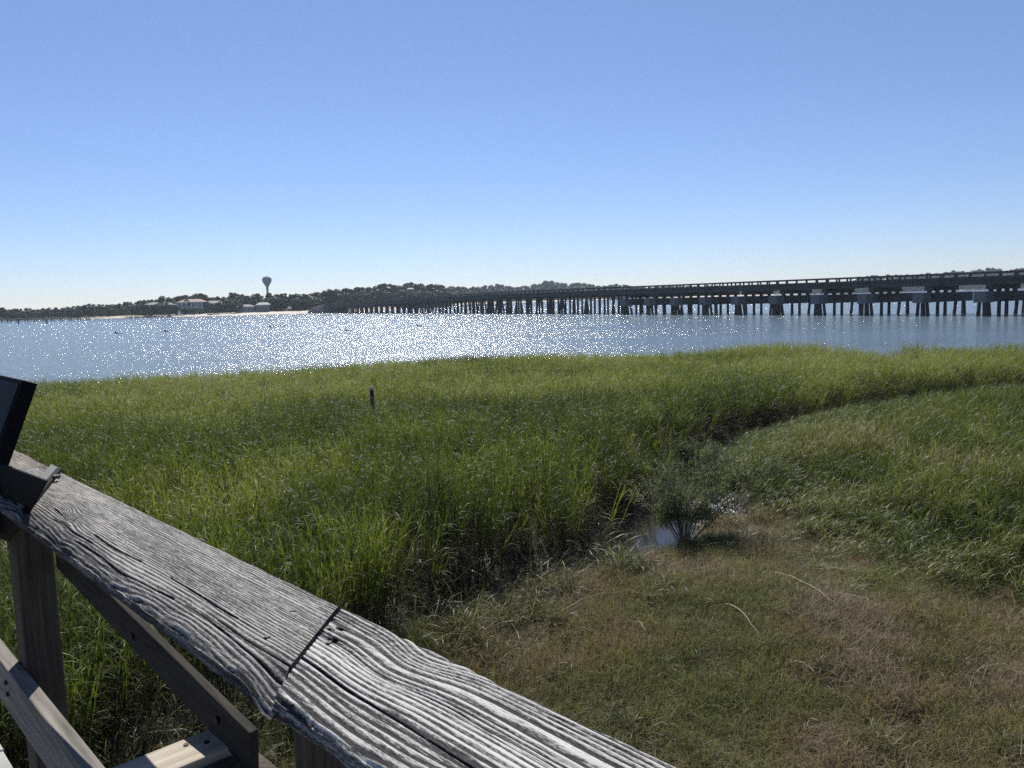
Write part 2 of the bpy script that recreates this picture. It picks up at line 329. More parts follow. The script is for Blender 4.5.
big = fbm(q[:, 0]*.12, q[:, 1]*.16, 3, 21); sm = fbm(q[:, 0]*.6, q[:, 1]*.6, 2, 22)
hs = np.interp(de, [0, 3, 9], [.78, .72, 1.0])*(.72+.5*big+.16*sm)*r.uniform(.86, 1.12, n)
hs = np.where(dc < 3, np.maximum(hs, .95), hs)
lean = np.clip(1.1-dc/1.1, 0, 1)*r.uniform(0, .75, n); la = np.arctan2(vc[:, 1], vc[:, 0])
wind = .10+.10*fbm(q[:, 0]*.3, q[:, 1]*.3, 2, 25)
rx = -lean*np.sin(la)+r.normal(0, .06, n); ry = lean*np.cos(la)+wind+r.normal(0, .06, n)
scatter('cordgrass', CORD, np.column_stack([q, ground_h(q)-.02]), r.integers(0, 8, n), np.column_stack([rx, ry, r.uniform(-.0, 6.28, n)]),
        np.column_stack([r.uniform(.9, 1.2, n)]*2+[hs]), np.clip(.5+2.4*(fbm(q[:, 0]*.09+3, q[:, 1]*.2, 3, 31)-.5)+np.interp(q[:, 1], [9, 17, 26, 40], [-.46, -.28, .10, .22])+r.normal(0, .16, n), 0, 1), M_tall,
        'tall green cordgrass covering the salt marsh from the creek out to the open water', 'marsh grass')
nc = n
# meadow between the ditch and the dry bank
MID = [cordgrass(r, 6, .15, .85, 7, .011) for _ in range(6)]
lineM = np.array([at(x, y, .45)[:2] for x, y in [(1400, 640), (1150, 620), (1024, 604), (930, 588), (850, 566), (775, 538), (735, 505)]])
polyM = np.vstack([lineM, creek[7::-1][:8], creek[0:1], [[60, 38], [60, 20]]])
q = grid_pts(-1, 40, 9, 42, 20); q = q[frustum(q)]; q = q[~inside(q, polyA)]; q = q[q[:, 1] < yedge(q[:, 0])]
dm, _ = dseg(q, lineM); sgn = np.where(inside(q, polyM), 1, -1)*dm; dc, vc = dseg(q, creek)
prob = np.clip(.38+sgn/2.6+1.6*(fbm(q[:, 0]*.8, q[:, 1]*.8, 3, 41)-.5), .0, 1); prob = np.where(sgn < -3.5, 0, prob)
keep = (r.uniform(size=len(q)) < prob) & (dc > np.interp(q[:, 1], [12, 17, 22, 26, 40], [1.0, .6, .5, .5, .5])); spd = np.hypot((q[:, 0]-at(722, 520, 0)[0])/.8, (q[:, 1]-at(722, 520, 0)[1])/1.7); keep &= spd > 1
q = q[keep]; sgn = sgn[keep]; n = len(q)
dc = dseg(q, creek)[0]; hs = np.clip(.46+.24*sgn, .24, np.interp(dc, [0, 2, 5], [.62, .85, 1.35]))*(.7+.6*fbm(q[:, 0]*.35, q[:, 1]*.35, 2, 44))*r.uniform(.85, 1.15, n)
scatter('meadow_grass', MID, np.column_stack([q, ground_h(q)-.02]), r.integers(0, 6, n), np.column_stack([r.normal(0, .1, n), r.normal(.08, .1, n), r.uniform(0, 6.28, n)]),
        np.column_stack([r.uniform(.8, 1.1, n)]*2+[hs]), np.clip(.45+2.2*(fbm(q[:, 0]*.25, q[:, 1]*.3, 3, 45)-.5)+r.normal(0, .15, n)-.05*sgn, 0, 1), M_mid,
        'knee high green meadow grass between the ditch and the dry bank', 'grass')
nm = n
# wiry turf of the dry bank in front
TURF = [blades(75, .19, .07, .30, .0055, 1.5, 3, r, 1.1) for _ in range(7)]
q = grid_pts(-9, 14, 4, 17, 62); q = q[frustum(q)]; q = q[~inside(q, polyA)]
dc, _ = dseg(q, creek); dm, _ = dseg(q, lineM); sgn = np.where(inside(q, polyM), 1, -1)*dm
pd = np.hypot((q[:, 0]-POOL[0])/1.25, (q[:, 1]-POOL[1])/1.8); spd = np.hypot((q[:, 0]-at(718, 518, 0)[0])/.7, (q[:, 1]-at(718, 518, 0)[1])/1.6)
q = q[(pd > 1.0) & (spd > 1) & (sgn < 2.5) & ((dc > .75) | (q[:, 1] < 13.4))]; n = len(q)
hz = .35+1.5*fbm(q[:, 0]*.9, q[:, 1]*.9, 3, 51)
dry = sst(.2, 4.5, q[:, 0]-.6*(q[:, 1]-7))
scatter('bank_turf', TURF, np.column_stack([q, ground_h(q)-.01]), r.integers(0, 7, n), np.column_stack([r.normal(0, .15, n), r.normal(0, .15, n), r.uniform(0, 6.28, n)]),
        np.column_stack([r.uniform(.8, 1.2, n)]*2+[hz]), np.clip(.16+.80*dry+2.4*(fbm(q[:, 0]*.5, q[:, 1]*.5, 3, 55)-.5)+r.normal(0, .12, n), 0, 1), M_turf,
        'short wiry brown and olive turf covering the dry bank below the railing', 'turf')
# green sprigs coming through the turf
SPR = [blades(34, .13, .24, .56, .009, 1.7, 4, r, .6) for _ in range(5)]
q = grid_pts(-6, 12, 5.5, 15, 9); q = q[frustum(q)]; q = q[~inside(q, polyA)]
pd = np.hypot((q[:, 0]-POOL[0])/1.3, (q[:, 1]-POOL[1])/1.9)
q = q[(fbm(q[:, 0]*.8, q[:, 1]*.8, 2, 61) > .49) & (pd > 1)]; dA, _ = dseg(q, np.vstack([creek[8:], near_left])); n = len(q)
sc = np.interp(dA, [0, 1.2, 3], [1.7, 1.0, .68])*r.uniform(.55, 1.3, n)
scatter('grass_sprigs', SPR, np.column_stack([q, ground_h(q)]), r.integers(0, 5, n), np.column_stack([r.normal(0, .12, n), r.normal(0, .12, n), r.uniform(0, 6.28, n)]),
        np.column_stack([sc]*3), r.uniform(.1, .9, n), M_mid, 'fresh green grass sprigs scattered through the brown turf', 'grass')
print('counts', nc, nm, len(TURF), n)
# wrack and dead stalks lying on the bank
q = grid_pts(-5, 13, 5.5, 15, 2.6); q = q[frustum(q)]; q = q[~inside(q, polyA)]; dA, _ = dseg(q, np.vstack([creek[8:], near_left[:2]]))
pd = np.hypot((q[:, 0]-POOL[0])/1.3, (q[:, 1]-POOL[1])/1.9); q = q[(pd > 1) & (r.uniform(size=len(q)) < .35+.9*np.exp(-dA/1.1))]; n = len(q)
WR = [blades(7, .16, .12, .38, .0045, .5, 3, r, .25, az=r.uniform(0, 6.28, 7)) for _ in range(6)]
M_wrack = leafmat('wrack_stalks', [(.17, .14, .08), (.23, .19, .11), (.29, .24, .15), (.35, .30, .20)], transl=.15, rough=.6, nscale=1.0)
scatter('wrack', WR, np.column_stack([q, ground_h(q)+.13]), r.integers(0, 6, n), np.column_stack([r.uniform(1.1, 1.7, n), r.normal(0, .2, n), r.uniform(0, 6.28, n)]),
        np.column_stack([r.uniform(.7, 1.2, n)]*3), r.uniform(0, 1, n), M_wrack, 'dry straw coloured stalks strewn over the turf and creek edge', 'dead grass')
# bent pale straw along the creek's left bank
q = grid_pts(-2.5, 7, 10.5, 26, 11.0); q = q[inside(q, polyA)]; dc, vc = dseg(q, creek); k = (dc < 2.2) & (dc > .45); q = q[k]; vc = vc[k]; dc = dc[k]; n = len(q)
STR = [blades(9, .12, .7, 1.15, .010, 1.6, 5, r, .9) for _ in range(4)]
la = np.arctan2(vc[:, 1], vc[:, 0])
M_straw = leafmat('pale_straw', [(.16, .17, .09), (.22, .21, .12), (.28, .26, .17), (.34, .30, .20)], transl=.3, rough=.4)
scatter('straw', STR, np.column_stack([q, ground_h(q)+.15*r.uniform(size=n)]), r.integers(0, 4, n), np.column_stack([-.45*np.sin(la), .45*np.cos(la), r.uniform(0, 6.28, n)]),
        np.column_stack([r.uniform(.7, 1.1, n)]*3), r.uniform(0, 1, n), M_straw, 'pale bent grey green stalks leaning over the creek bank', 'dead grass')

# ------------------------------------------------------------------ weathered timber
def woodmat(name, ridge, groove, fine=120.0, along=(1, 1, 1)):
    m, nt, N = newmat(name); L = nt.links.new
    a = N('ShaderNodeAttribute', attribute_name='grain'); uv = N('ShaderNodeAttribute', attribute_name='board')
    mp = N('ShaderNodeMapping'); mp.inputs['Scale'].default_value = (14, 520, 1); L(uv.outputs['Vector'], mp.inputs[0])
    n1 = N('ShaderNodeTexNoise', i_Scale=1.0, i_Detail=5.0, i_Roughness=.7); L(mp.outputs[0], n1.inputs['Vector'])
    mp2 = N('ShaderNodeMapping'); mp2.inputs['Scale'].default_value = (60, 400, 1); L(uv.outputs['Vector'], mp2.inputs[0])
    n2 = N('ShaderNodeTexNoise', i_Scale=1.6, i_Detail=4.0, i_Roughness=.8); L(mp2.outputs[0], n2.inputs['Vector'])
    mp3 = N('ShaderNodeMapping'); mp3.inputs['Scale'].default_value = (3, 14, 1); L(uv.outputs['Vector'], mp3.inputs[0])
    n3 = N('ShaderNodeTexNoise', i_Scale=1.0, i_Detail=3.0); L(mp3.outputs[0], n3.inputs['Vector'])
    def M(op, x, y):
        q = N('ShaderNodeMath', operation=op)
        for i, s in enumerate((x, y)):
            if isinstance(s, float): q.inputs[i].default_value = s
            else: L(s, q.inputs[i])
        return q.outputs[0]
    v = M('ADD', a.outputs['Fac'], M('MULTIPLY', M('SUBTRACT', n1.outputs[0], .5), 1.3))
    v = M('ADD', v, M('MULTIPLY', M('SUBTRACT', n2.outputs[0], .5), 2.0)); v = M('ADD', v, M('MULTIPLY', M('SUBTRACT', n3.outputs[0], .5), .7))
    g_ = np.array(groove); q_ = np.array(ridge)
    rp = ramp(N, [(.22, tuple(g_)), (.42, tuple(g_*.55+q_*.22)), (.58, tuple(q_*.62)), (.85, tuple(q_))]); L(v, rp.inputs[0])
    bp = N('ShaderNodeBump', i_Strength=.8, i_Distance=.0012); L(M('ADD', n1.outputs[0], M('MULTIPLY', n2.outputs[0], .8)), bp.inputs['Height'])
    p = N('ShaderNodeBsdfPrincipled', i_Roughness=.8); p.inputs['Specular IOR Level'].default_value = .3
    L(rp.outputs[0], p.inputs['Base Color']); L(bp.outputs[0], p.inputs['Normal']); o = N('ShaderNodeOutputMaterial'); L(p.outputs[0], o.inputs[0]); return m
M_capA = woodmat('weathered_cap', (.42, .40, .365), (.018, .018, .020)); M_capB = woodmat('weathered_cap_coarse', (.58, .56, .52), (.014, .015, .018))
M_capC = woodmat('weathered_cap_far', (.42, .37, .32), (.05, .04, .035))
M_post = simple('treated_timber', (.075, .062, .045), .85, .6, 70, .9, (1, 1, .05), dist=.003, spec=.2)
AZR = math.atan2(.72297, -.69088)
M_rail = simple('grey_timber', (.20, .18, .155), .85, .5, 75, .9, (22, 1, 1), dist=.003, spec=.2, rz=AZR)
M_brace = simple('shaded_brace_timber', (.042, .038, .032), .85, .5, 75, .9, (22, 1, 1), dist=.003, spec=.1, rz=AZR)  # timber darkened in colour as if in the cap's shade
M_pale = simple('pale_timber', (.42, .37, .30), .8, .3, 60, .8, (1, 18, 1), dist=.002, spec=.2, rz=AZR)
M_nail = simple('rusted_screw', (.02, .014, .011), .6, .4, 200, .3, dist=.0005, metallic=.5)

RO = at(341, 605, 4.54); ang = RAD(136.3); RD = -np.array([math.sin(ang), math.cos(ang), 0]); RN = np.array([RD[1], -RD[0], 0])
def RW(s, n, z): return RO*np.array([1, 1, 0])+RD*s+RN*n+np.array([0, 0, z])
RAX = [RD, RN, np.array([0, 0, 1.0])]
W = .203
base = RW(1.46, -.1, .45); railing = empty('wooden_railing', base); tag(railing, 'weathered grey wooden boardwalk railing with deeply grained flat cap boards', 'railing')

def cap_board(kind, s0, s1, ds, mat):
    """top sheet displaced by growth rings, edges worn, closed below. s0,s1: functions of n (0..-W)"""
    nn = 230; ns = int(ds); tn = np.linspace(0, 1, nn); ts = np.linspace(0, 1, ns)
    T, A = np.meshgrid(ts, tn, indexing='ij'); n = -W*A; s = s0(n)*(1-T)+s1(n)*T; v = A*W
    wob = (fbm(s*1.7, v*6, 3, 71)-.5)
    if kind == 'B':
        c = v+.018*wob
        kx = s+.24; c = c-.020*np.exp(-(kx/.07)**2)*np.exp(-((v-.0)/.10)**2)*1.3+.012*np.exp(-((s+.62)/.2)**2)*np.exp(-((v-.17)/.05)**2)
        c = c+.010*s*sst(.12, .2, v)+.005*np.sin(s*11+2.0)*sst(.10, .19, v)
        sp = .0088+.0030*vn(c*30, 0*c, 5); rr = c/.0094+1.7*vn(c*30, c*0, 6)+.35*fbm(s*9, v*30, 2, 83)
        amp = .0030*(.5+.8*fbm(s*2.5, v*14, 2, 73)); flat = np.exp(-((v-.105)/.026)**2)*.6
        amp = amp*(1-flat)
    elif kind == 'A':
        k1 = np.exp(-((s-.52)/.34)**2); c = v+.012*wob
        c = c+sst(.10, .2, v)*(.012*np.sin(s*6.1+.6)*k1+.004*np.sin(s*13.0)*sst(.12, .2, v)+.012*(fbm(s*5, v*9, 2, 84)-.5))
        c = c-.013*np.exp(-((s-.93)/.05)**2-((v-.12)/.026)**2)+.006*np.exp(-((s-.86)/.05)**2-((v-.155)/.03)**2)
        f = 1/.0052*(1-sst(.10, .15, v))+1/.0085*sst(.10, .15, v); c2 = np.where(c < .125, c/.0050, .125/.0050+(c-.125)/.0088)
        rr = c2+2.2*vn(c*34, c*0, 9)+.5*fbm(s*12, v*40, 2, 85)
        amp = np.where(v < .1, .0010, .0010+.0016*sst(.1, .15, v))*(.5+.9*fbm(s*3, v*10, 2, 74))
    else:
        c = v+.015*wob; rr = c/.007; amp = .0012+0*v
    fr = rr-np.floor(rr); prof = (sst(0, .22, fr)*(1-sst(.34, .85, fr)) if kind == 'B' else sst(0, .3, fr)*(1-sst(.5, .95, fr))); lv = vn(np.floor(rr)*3.7, s*1.3, 75); prof = prof*(.55+.6*lv)
    fib = fbm(s*26, v*420, 2, 76)-.5; chips = fbm(s*9, v*90, 2, 77)
    if kind == 'A':
        ck = sst(.64, .74, chips)*sst(.15, .19, v); prof = prof*(1-.9*ck)
    h = amp*(prof-1)*1.0+.0006*fib
    ckz = 0*h
    if kind == 'B':                                         # two long checks
        for vc_, dep in ((.138, .010), (.083, .003)):
            cc = np.abs(c-vc_-.004*np.sin(s*9)); k = np.exp(-(cc/.0013)**2)*sst(-.02, -.1, s)*(.4+.6*(vn(s*8, s*0, 3) > .3)); ckz = ckz+k*dep
        for (a_, b_) in ((-.10, .075), (-.075, .047)):      # rotten pits near the joint
            k = np.exp(-np.abs((s-a_)/.008)**4-np.abs((v-b_-.004*(fbm(s*60, v*60, 2, 2)-.5))/.004)**4); ckz = ckz+k*.008
    if kind == 'A':
        for vc_ in (.132, .171, .156):
            cc = np.abs(c-vc_-.003*np.sin(s*14+vc_*90)); k = np.exp(-(cc/.0013)**2)*(vn(s*5, s*0+vc_*70, 4) > .5); ckz = ckz+k*.007
        k = np.exp(-((T*ns/ns-0)/.02)**2)*0; ckz = ckz+k
    h = h-ckz
    er = .006 if kind != 'A' else .010
    e0 = np.minimum(v, W-v); wear = (1-sst(0, er, e0+.004*(fbm(s*14, v*0+T*0, 3, 78)-.5))); h = h-wear**2*.006
    nearwear = sst(W-.038, W, v+.018*(fbm(s*10, s*0, 3, 79)-.5)); h = h-(.010 if kind == 'A' else .004)*nearwear**2
    if kind == 'A':                                         # broken corner at the joint
        cn = np.exp(-((T*1.0)/.028)**2)*sst(W-.045, W-.012, v+.01*(chips-.5)); h = h-.022*cn
    lo, hi = {'A': (.18, .62), 'B': (.04, .86), 'C': (.25, .4)}[kind]
    gr = np.clip(lo+hi*prof*(.5+.9*fbm(s*2.2, v*22, 2, 80))-ckz*160+.25*(fbm(s*3, v*16, 3, 86)-.5)+.55*(fbm(s*34, v*520, 2, 87)-.5), 0, 1)
    if kind == 'B': gr = np.clip(gr+.30*np.exp(-((v-.105)/.024)**2), 0, 1)
    jn = .0035*(fbm(s*7, s*0+3, 4, 81)-.5)*2; edge_ = np.where(A > .5, 1, 0)*sst(.93, 1, A)*.0028*(fbm(s*26, s*0, 4, 82)-.5)*2
    nw = n+jn*sst(.1, 0, A)*.6-edge_
    P = RO*np.array([1, 1, 0])+s[..., None]*RD+nw[..., None]*RN; P[..., 2] = 4.54+h
    V = P.reshape(-1, 3); I = np.arange(ns*nn).reshape(ns, nn); F = np.stack([I[:-1, :-1], I[:-1, 1:], I[1:, 1:], I[1:, :-1]], -1).reshape(-1, 4)
    ring = np.concatenate([I[:, 0], I[-1, 1:], I[-2::-1, -1], I[0, -2:0:-1]]); b = len(V); m = len(ring)
    k = np.arange(m); k2 = (k+1) % m; rows = 9; VV = [V]; FF = [F[:, ::-1]]; GG = [gr.ravel()]; UV = [np.stack([s.ravel(), v.ravel(), 0*v.ravel()], 1)]; prev = ring
    rs = s.ravel()[ring]; inner = (A.ravel()[ring] > .99)[:, None]
    for q in range(1, rows+1):
        Vq = V[ring].copy(); top = Vq[:, 2]; zz = top+(4.502-top)*(q/rows); Vq[:, 2] = zz
        rough_ = (fbm(rs*22, zz*260, 3, 88)-.5)*.009*(math.sin(math.pi*q/rows)+.15)*.7+.004*math.sin(math.pi*q/rows)-.006*(q/rows)**2
        Vq = Vq-RN*(rough_[:, None])*inner; idx = b+(q-1)*m+k
        VV.append(Vq); FF.append(np.stack([prev[k], prev[k2], idx[k2], idx[k]], 1)); prev = idx
        GG.append(np.clip(.62*fbm(rs*9, zz*420, 2, 89)+.10-.22*q/rows, 0, 1)); UV.append(np.stack([rs, v.ravel()[ring]+.004*q, 0*rs], 1))
    V = np.vstack(VV); F = np.vstack(FF); G = np.concatenate(GG); uv = np.vstack(UV)
    me = npmesh('cap_board', V-base, F, mat, True, {'grain': ('FLOAT', G.astype(np.float32)), 'board': ('FLOAT_VECTOR', uv.astype(np.float32))})
    # underside
    o = link('cap_board', me, railing); return o
seam = lambda n: .862*n
o = cap_board('A', lambda n: seam(n)+.0045, lambda n: 1.62+0*n, 620, M_capA); o['label'] = 'fine grained grey cap board with a broken lower corner'
o = cap_board('B', lambda n: seam(n)-.0045, lambda n: -1.5+0*n, 620, M_capB); o['label'] = 'coarse ridged cap board with pale raised grain and dark furrows'
o = cap_board('C', lambda n: 1.626+0*n, lambda n: 4.2+0*n, 260, M_capC)
for (s, n) in ((-.106, -.085), (-.062, -.060), (.035, -.062), (-.025, -.135)):
    b = MB(); p = RW(s, n, 4.5405); b.tube([p-[0, 0, .004], p+[0, 0, .0006]], .0042, 10); b.build('screw', M_nail, railing, base)
def rbox(name, s, n, z, mat, bevel=.003, sub=None):
    b = MB(); b.box(RW((s[0]+s[1])/2, (n[0]+n[1])/2, (z[0]+z[1])/2), ((s[1]-s[0])/2, (n[1]-n[0])/2, (z[1]-z[0])/2), RAX); return b.build(name, mat, railing, base, bevel=bevel)
rbox('post', (1.415, 1.505), (-.145, -.055), (.3, 4.50), M_post)
rbox('post', (-.035, .052), (-.065, .022), (.3, 4.50), M_post)
rbox('mid_rail', (.22, 4.0), (-.184, -.146), (3.885, 4.02), M_rail)
b = MB(); ax = [RD*math.cos(.09)+np.array([0, 0, math.sin(.09)]), RN, np.array([0, 0, math.cos(.09)])-RD*math.sin(.09)]
b.box(RW(.82, -.045, 4.276), (.585, .009, .040), ax); b.build('brace', M_brace, railing, base, bevel=.003)
for s_, n_, z_ in ((.80, -.055, 4.27), (.36, -.055, 4.24), (1.46, -.186, 3.95), (1.47, -.186, 3.98)):
    b = MB(); p = RW(s_, n_, z_); b.tube([p, p-RN*.005], .007, 8); b.build('bolt', M_nail, railing, base)
for n_ in (-.075, -.105):
    b = MB(); p = RW(.37+.02*(n_ < -.09), n_, 4.2); b.tube([p, p+[0, 0, .002]], .005, 8); b.build('screw', M_nail, railing, base)
rbox('crosspiece', (.326, .415), (-.75, -.047), (4.162, 4.20), M_pale)
rbox('crosspiece', (.215, .322), (-.75, -.01), (3.98, 4.185), M_post)

# deck of the boardwalk (corner of it shows at lower left)
dk = empty('boardwalk', RW(2, -.7, 3.3)); tag(dk, 'grey plank boardwalk deck edge glimpsed below the railing at lower left', 'boardwalk')
b = MB(); s = -2.0; ob = RW(2, -.7, 3.3)
while s < 4.5:
    b.box(RW(s+.069, -.85+rng.uniform(-.004, .004), 3.60), (.0665, .70, .019), RAX); s += .142
b.build('deck_boards', simple('deck_planks', (.36, .35, .33), .75, .2, 8, .4, dist=.003), dk, ob, bevel=.004)
b = MB(); b.box(RW(1.3, -.21, 3.46), (3.2, .019, .115), RAX); b.build('rim_joist', M_post, dk, ob)
for s_ in (-1.2, 2.9):
    b = MB(); b.box(RW(s_, -.30, 1.8), (.07, .07, 1.72), RAX); b.build('post', M_post, dk, ob)

# ------------------------------------------------------------------ information sign bolted on the cap
M_blk = simple('black_powder_coat', (.006, .0065, .008), .75, .25, 40, .15, dist=.001, spec=.1)
M_gls = simple('sign_face', (.018, .024, .030), .6, .5, 3, .05, dist=.0005, spec=.05)
M_stl = simple('worn_steel', (.11, .11, .11), .7, .3, 60, .2, dist=.0006, spec=.3)
sb = RW(1.5, -.15, 4.55); sg = empty('information_sign', sb); tag(sg, 'black framed tilted information sign bolted on top of the wooden railing', 'sign')
Tn, Tz = -.083, 4.812; Bn, Bz = -.166, 4.606; up = np.array([0, Tn-Bn, Tz-Bz]); lu = np.linalg.norm(up); up /= lu
upw = RN*up[1]+np.array([0, 0, up[2]]); nrm = RN*(-up[2])+np.array([0, 0, up[1]])     # front normal, towards the deck
c0 = (RW(1.3, Tn, Tz)+RW(1.3, Bn, Bz))/2
b = MB(); b.box(c0+RD*.36+nrm*.018, (.36, lu/2, .018), [RD, upw, nrm]); b.build('frame', M_blk, sg, sb, bevel=.002)
b = MB(); b.box(c0+RD*.36+nrm*.0375, (.345, lu/2-.012, .0015), [RD, upw, nrm]); b.build('sign_panel', M_gls, sg, sb)
# slanted mounting shelf and base plate
poly = [(.86, 4.640), (1.75, 4.600), (1.75, 4.36), (1.28, 4.42), (1.06, 4.528)]
for n_ in (-.186, -.392):
    b = MB(); b.prism([RW(s, n_, z) for s, z in poly], [RW(s, n_+.006, z) for s, z in poly]); b.build('gusset', M_blk, sg, sb, bevel=.0008)
b = MB(); b.box(RW(1.6, -.20, 4.592), (.14, .016, .010), RAX); b.build('cross_bar', M_blk, sg, sb)
pl = [(1.50, .002), (1.045, -.186), (1.13, -.188), (1.60, .002)]
b = MB(); b.prism([RW(s, n, 4.547) for s, n in pl], [RW(s, n, 4.541) for s, n in pl]); b.build('base_plate', M_stl, sg, sb)
b = MB(); a1, a2 = RW(1.50, -.002, 4.545), RW(1.035, -.192, 4.545); dd = (a2-a1)/np.linalg.norm(a2-a1); pp_ = np.cross(dd, [0, 0, 1.0])
b.box((a1+a2)/2, (np.linalg.norm(a2-a1)/2, .007, .006), [dd, pp_, np.array([0, 0, 1.0])]); b.build('strap', M_blk, sg, sb, bevel=.001)
for s in (1.42, 1.60):
    b = MB(); b.box(RW(s, -.20, 4.49), (.02, .03, .08), RAX); b.build('bracket', M_blk, sg, sb)
b = MB(); b.tube([RW(1.36, -.045, 4.547), RW(1.36, -.045, 4.556)], .010, 6); b.build('bolt', M_stl, sg, sb)

# ------------------------------------------------------------------ marker post in the grass
pb = np.array([*atd(372, 396, 26.0)[:2], .4]); mp_ = empty('marker_post', pb); tag(mp_, 'short dark wooden post with a pale top standing alone in the marsh grass', 'post')
b = MB(); b.tube([pb-[0, 0, .3], pb+[.01, 0, 1.0], pb+[0, 0, 1.78]], [.075, .07, .068], 12); b.build('shaft', simple('creosote_wood', (.022, .018, .015), .85, .4, 20, .5, (1, 1, .2)), mp_, pb, True)
b = MB(); b.tube([pb+[0, 0, 1.78], pb+[0, 0, 1.86], pb+[.004, 0, 1.91]], [.066, .060, .02], 12); b.build('cap', simple('weathered_post_top', (.45, .42, .37), .8), mp_, pb, True)

# ------------------------------------------------------------------ creek shrub, shells, reeds on the turf
M_stem = simple('pale_bark', (.24, .215, .18), .8, .3, 30, .4, dist=.003)
M_shrub = leafmat('shrub_leaves', [(.06, .085, .030), (.09, .12, .042), (.125, .15, .060), (.18, .19, .10)], nscale=1.2, inst=False, transl=.35, rough=.6, spec=.1)
def shrub(P0, H, spread, nstem, nleaf, label, group=None, lw=.022, dens=(.35, 1.0)):
    r = np.random.default_rng(int(abs(P0[0])*1000)); e = empty('marsh_shrub', P0); tag(e, label, 'shrub', group)
    b = MB(); tips = []
    for i in range(nstem):
        a = r.uniform(0, 6.28); l = H*r.uniform(.65, 1.05); out = spread*r.uniform(.25, 1); p = np.array([.12*math.cos(a), .12*math.sin(a), -.1]); pts = [p]
        for k in range(1, 7):
            t = k/6; pts.append(np.array([math.cos(a)*out*t**1.2, math.sin(a)*out*t**1.2, l*t**.85])+r.normal(0, .03, 3)*t*2)
        b.tube(pts, [.014*(1-.12*k) for k in range(7)], 5); tips += pts[2:]
        for k in (2, 3, 4, 5):
            q = pts[k]; d = np.array([math.cos(a+r.normal(0, 1)), math.sin(a+r.normal(0, 1)), r.uniform(.3, 1.2)]); d *= .30*r.uniform(.5, 1.2)
            b.tube([q, q+d*.5+r.normal(0, .02, 3), q+d], [.006, .004, .002], 4); tips += [q+d*.5, q+d]
    b.build('branches', M_stem, e, smooth=True)
    tips = np.array(tips); wgt = tips[:, 2]-H*dens[0]; tips = tips[wgt > 0]
    tips = tips[vn(tips[:, 0]*3+50, tips[:, 1]*3+tips[:, 2]*2+50, 4) > .33]; idx = r.integers(0, len(tips), nleaf); org = tips[idx]+r.normal(0, .07, (nleaf, 3)); az = r.uniform(0, 6.28, nleaf)
    V, F, Hh = blades(nleaf, 0, .06, .13, lw, .8, 2, r, 1.0, az=az, org=org)
    me = npmesh('foliage', V, F, M_shrub, attrs={'tint': ('FLOAT', np.repeat(r.uniform(0, 1, nleaf), 6).astype(np.float32))}); link('foliage', me, e); return e
p = at(684, 556, .05); shrub(p, 1.85, 1.1, 26, 8500, 'grey green shrub with bare pale lower branches standing in the creek pool', lw=.016)
p = at(757, 500, .35); shrub(p, .75, .6, 12, 1500, 'low silvery shrub on the bank just right of the creek pool', lw=.016)
p = at(704, 474, .35); shrub(p, .8, .5, 12, 1300, 'dark leafy shrub at the creek bend behind the pool shrub', lw=.02)
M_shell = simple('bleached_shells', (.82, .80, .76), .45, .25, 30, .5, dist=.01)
M_shell2 = M_shell
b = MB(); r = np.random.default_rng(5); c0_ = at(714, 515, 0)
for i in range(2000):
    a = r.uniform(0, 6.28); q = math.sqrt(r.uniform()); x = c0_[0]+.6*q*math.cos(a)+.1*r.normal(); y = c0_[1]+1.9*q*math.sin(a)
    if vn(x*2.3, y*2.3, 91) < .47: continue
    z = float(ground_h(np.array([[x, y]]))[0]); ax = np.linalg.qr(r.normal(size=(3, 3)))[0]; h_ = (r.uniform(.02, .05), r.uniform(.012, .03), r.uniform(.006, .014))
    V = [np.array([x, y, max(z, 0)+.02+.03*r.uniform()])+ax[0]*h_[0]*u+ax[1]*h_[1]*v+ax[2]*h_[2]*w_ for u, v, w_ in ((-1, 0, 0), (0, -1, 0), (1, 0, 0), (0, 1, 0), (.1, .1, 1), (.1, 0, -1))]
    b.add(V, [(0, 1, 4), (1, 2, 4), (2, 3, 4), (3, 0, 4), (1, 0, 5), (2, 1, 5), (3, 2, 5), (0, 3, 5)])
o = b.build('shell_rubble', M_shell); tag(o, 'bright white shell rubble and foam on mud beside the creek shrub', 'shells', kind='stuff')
M_reed = simple('dead_reed', (.42, .36, .24), .7, .2, 30, .3, dist=.002)
for k, (x0, y0, x1, y1, bend, lab) in enumerate([
    (776, 584, 842, 629, -.06, 'long pale dead reed lying across the turf mound'), (838, 613, 886, 628, .03, 'thin pale reed lying right of the longer mound reed'),
    (727, 622, 761, 654, .0, 'straight dead reed slanting down on the dark turf'), (636, 634, 648, 650, .0, 'short yellow reed stub on the left of the turf'),
    (793, 678, 818, 692, .03, 'pale curved reed low on the bank near the green sprigs'), (548, 628, 640, 604, .12, 'bleached reed lying at the foot of the tall grass')]):
    a = at(x0, y0, .55); c = at(x1, y1, .55); pts = []
    for t in np.linspace(0, 1, 9):
        q = a*(1-t)+c*t; q = q+np.array([0, bend*math.sin(t*3.14)*2, 0]); q[2] = float(ground_h(q[None, :2])[0])+.13+.05*math.sin(t*3.14); q[:2] += rng.normal(0, .012, 2); q[2] += rng.normal(0, .012); pts.append(q)
    b = MB(); b.tube(pts, [.0065*(1-.5*t) for t in np.linspace(0, 1, 9)], 5); o = b.build('dead_reed', M_reed, None, pts[0], True); tag(o, lab, 'reed', 'dead reeds lying on the turf')

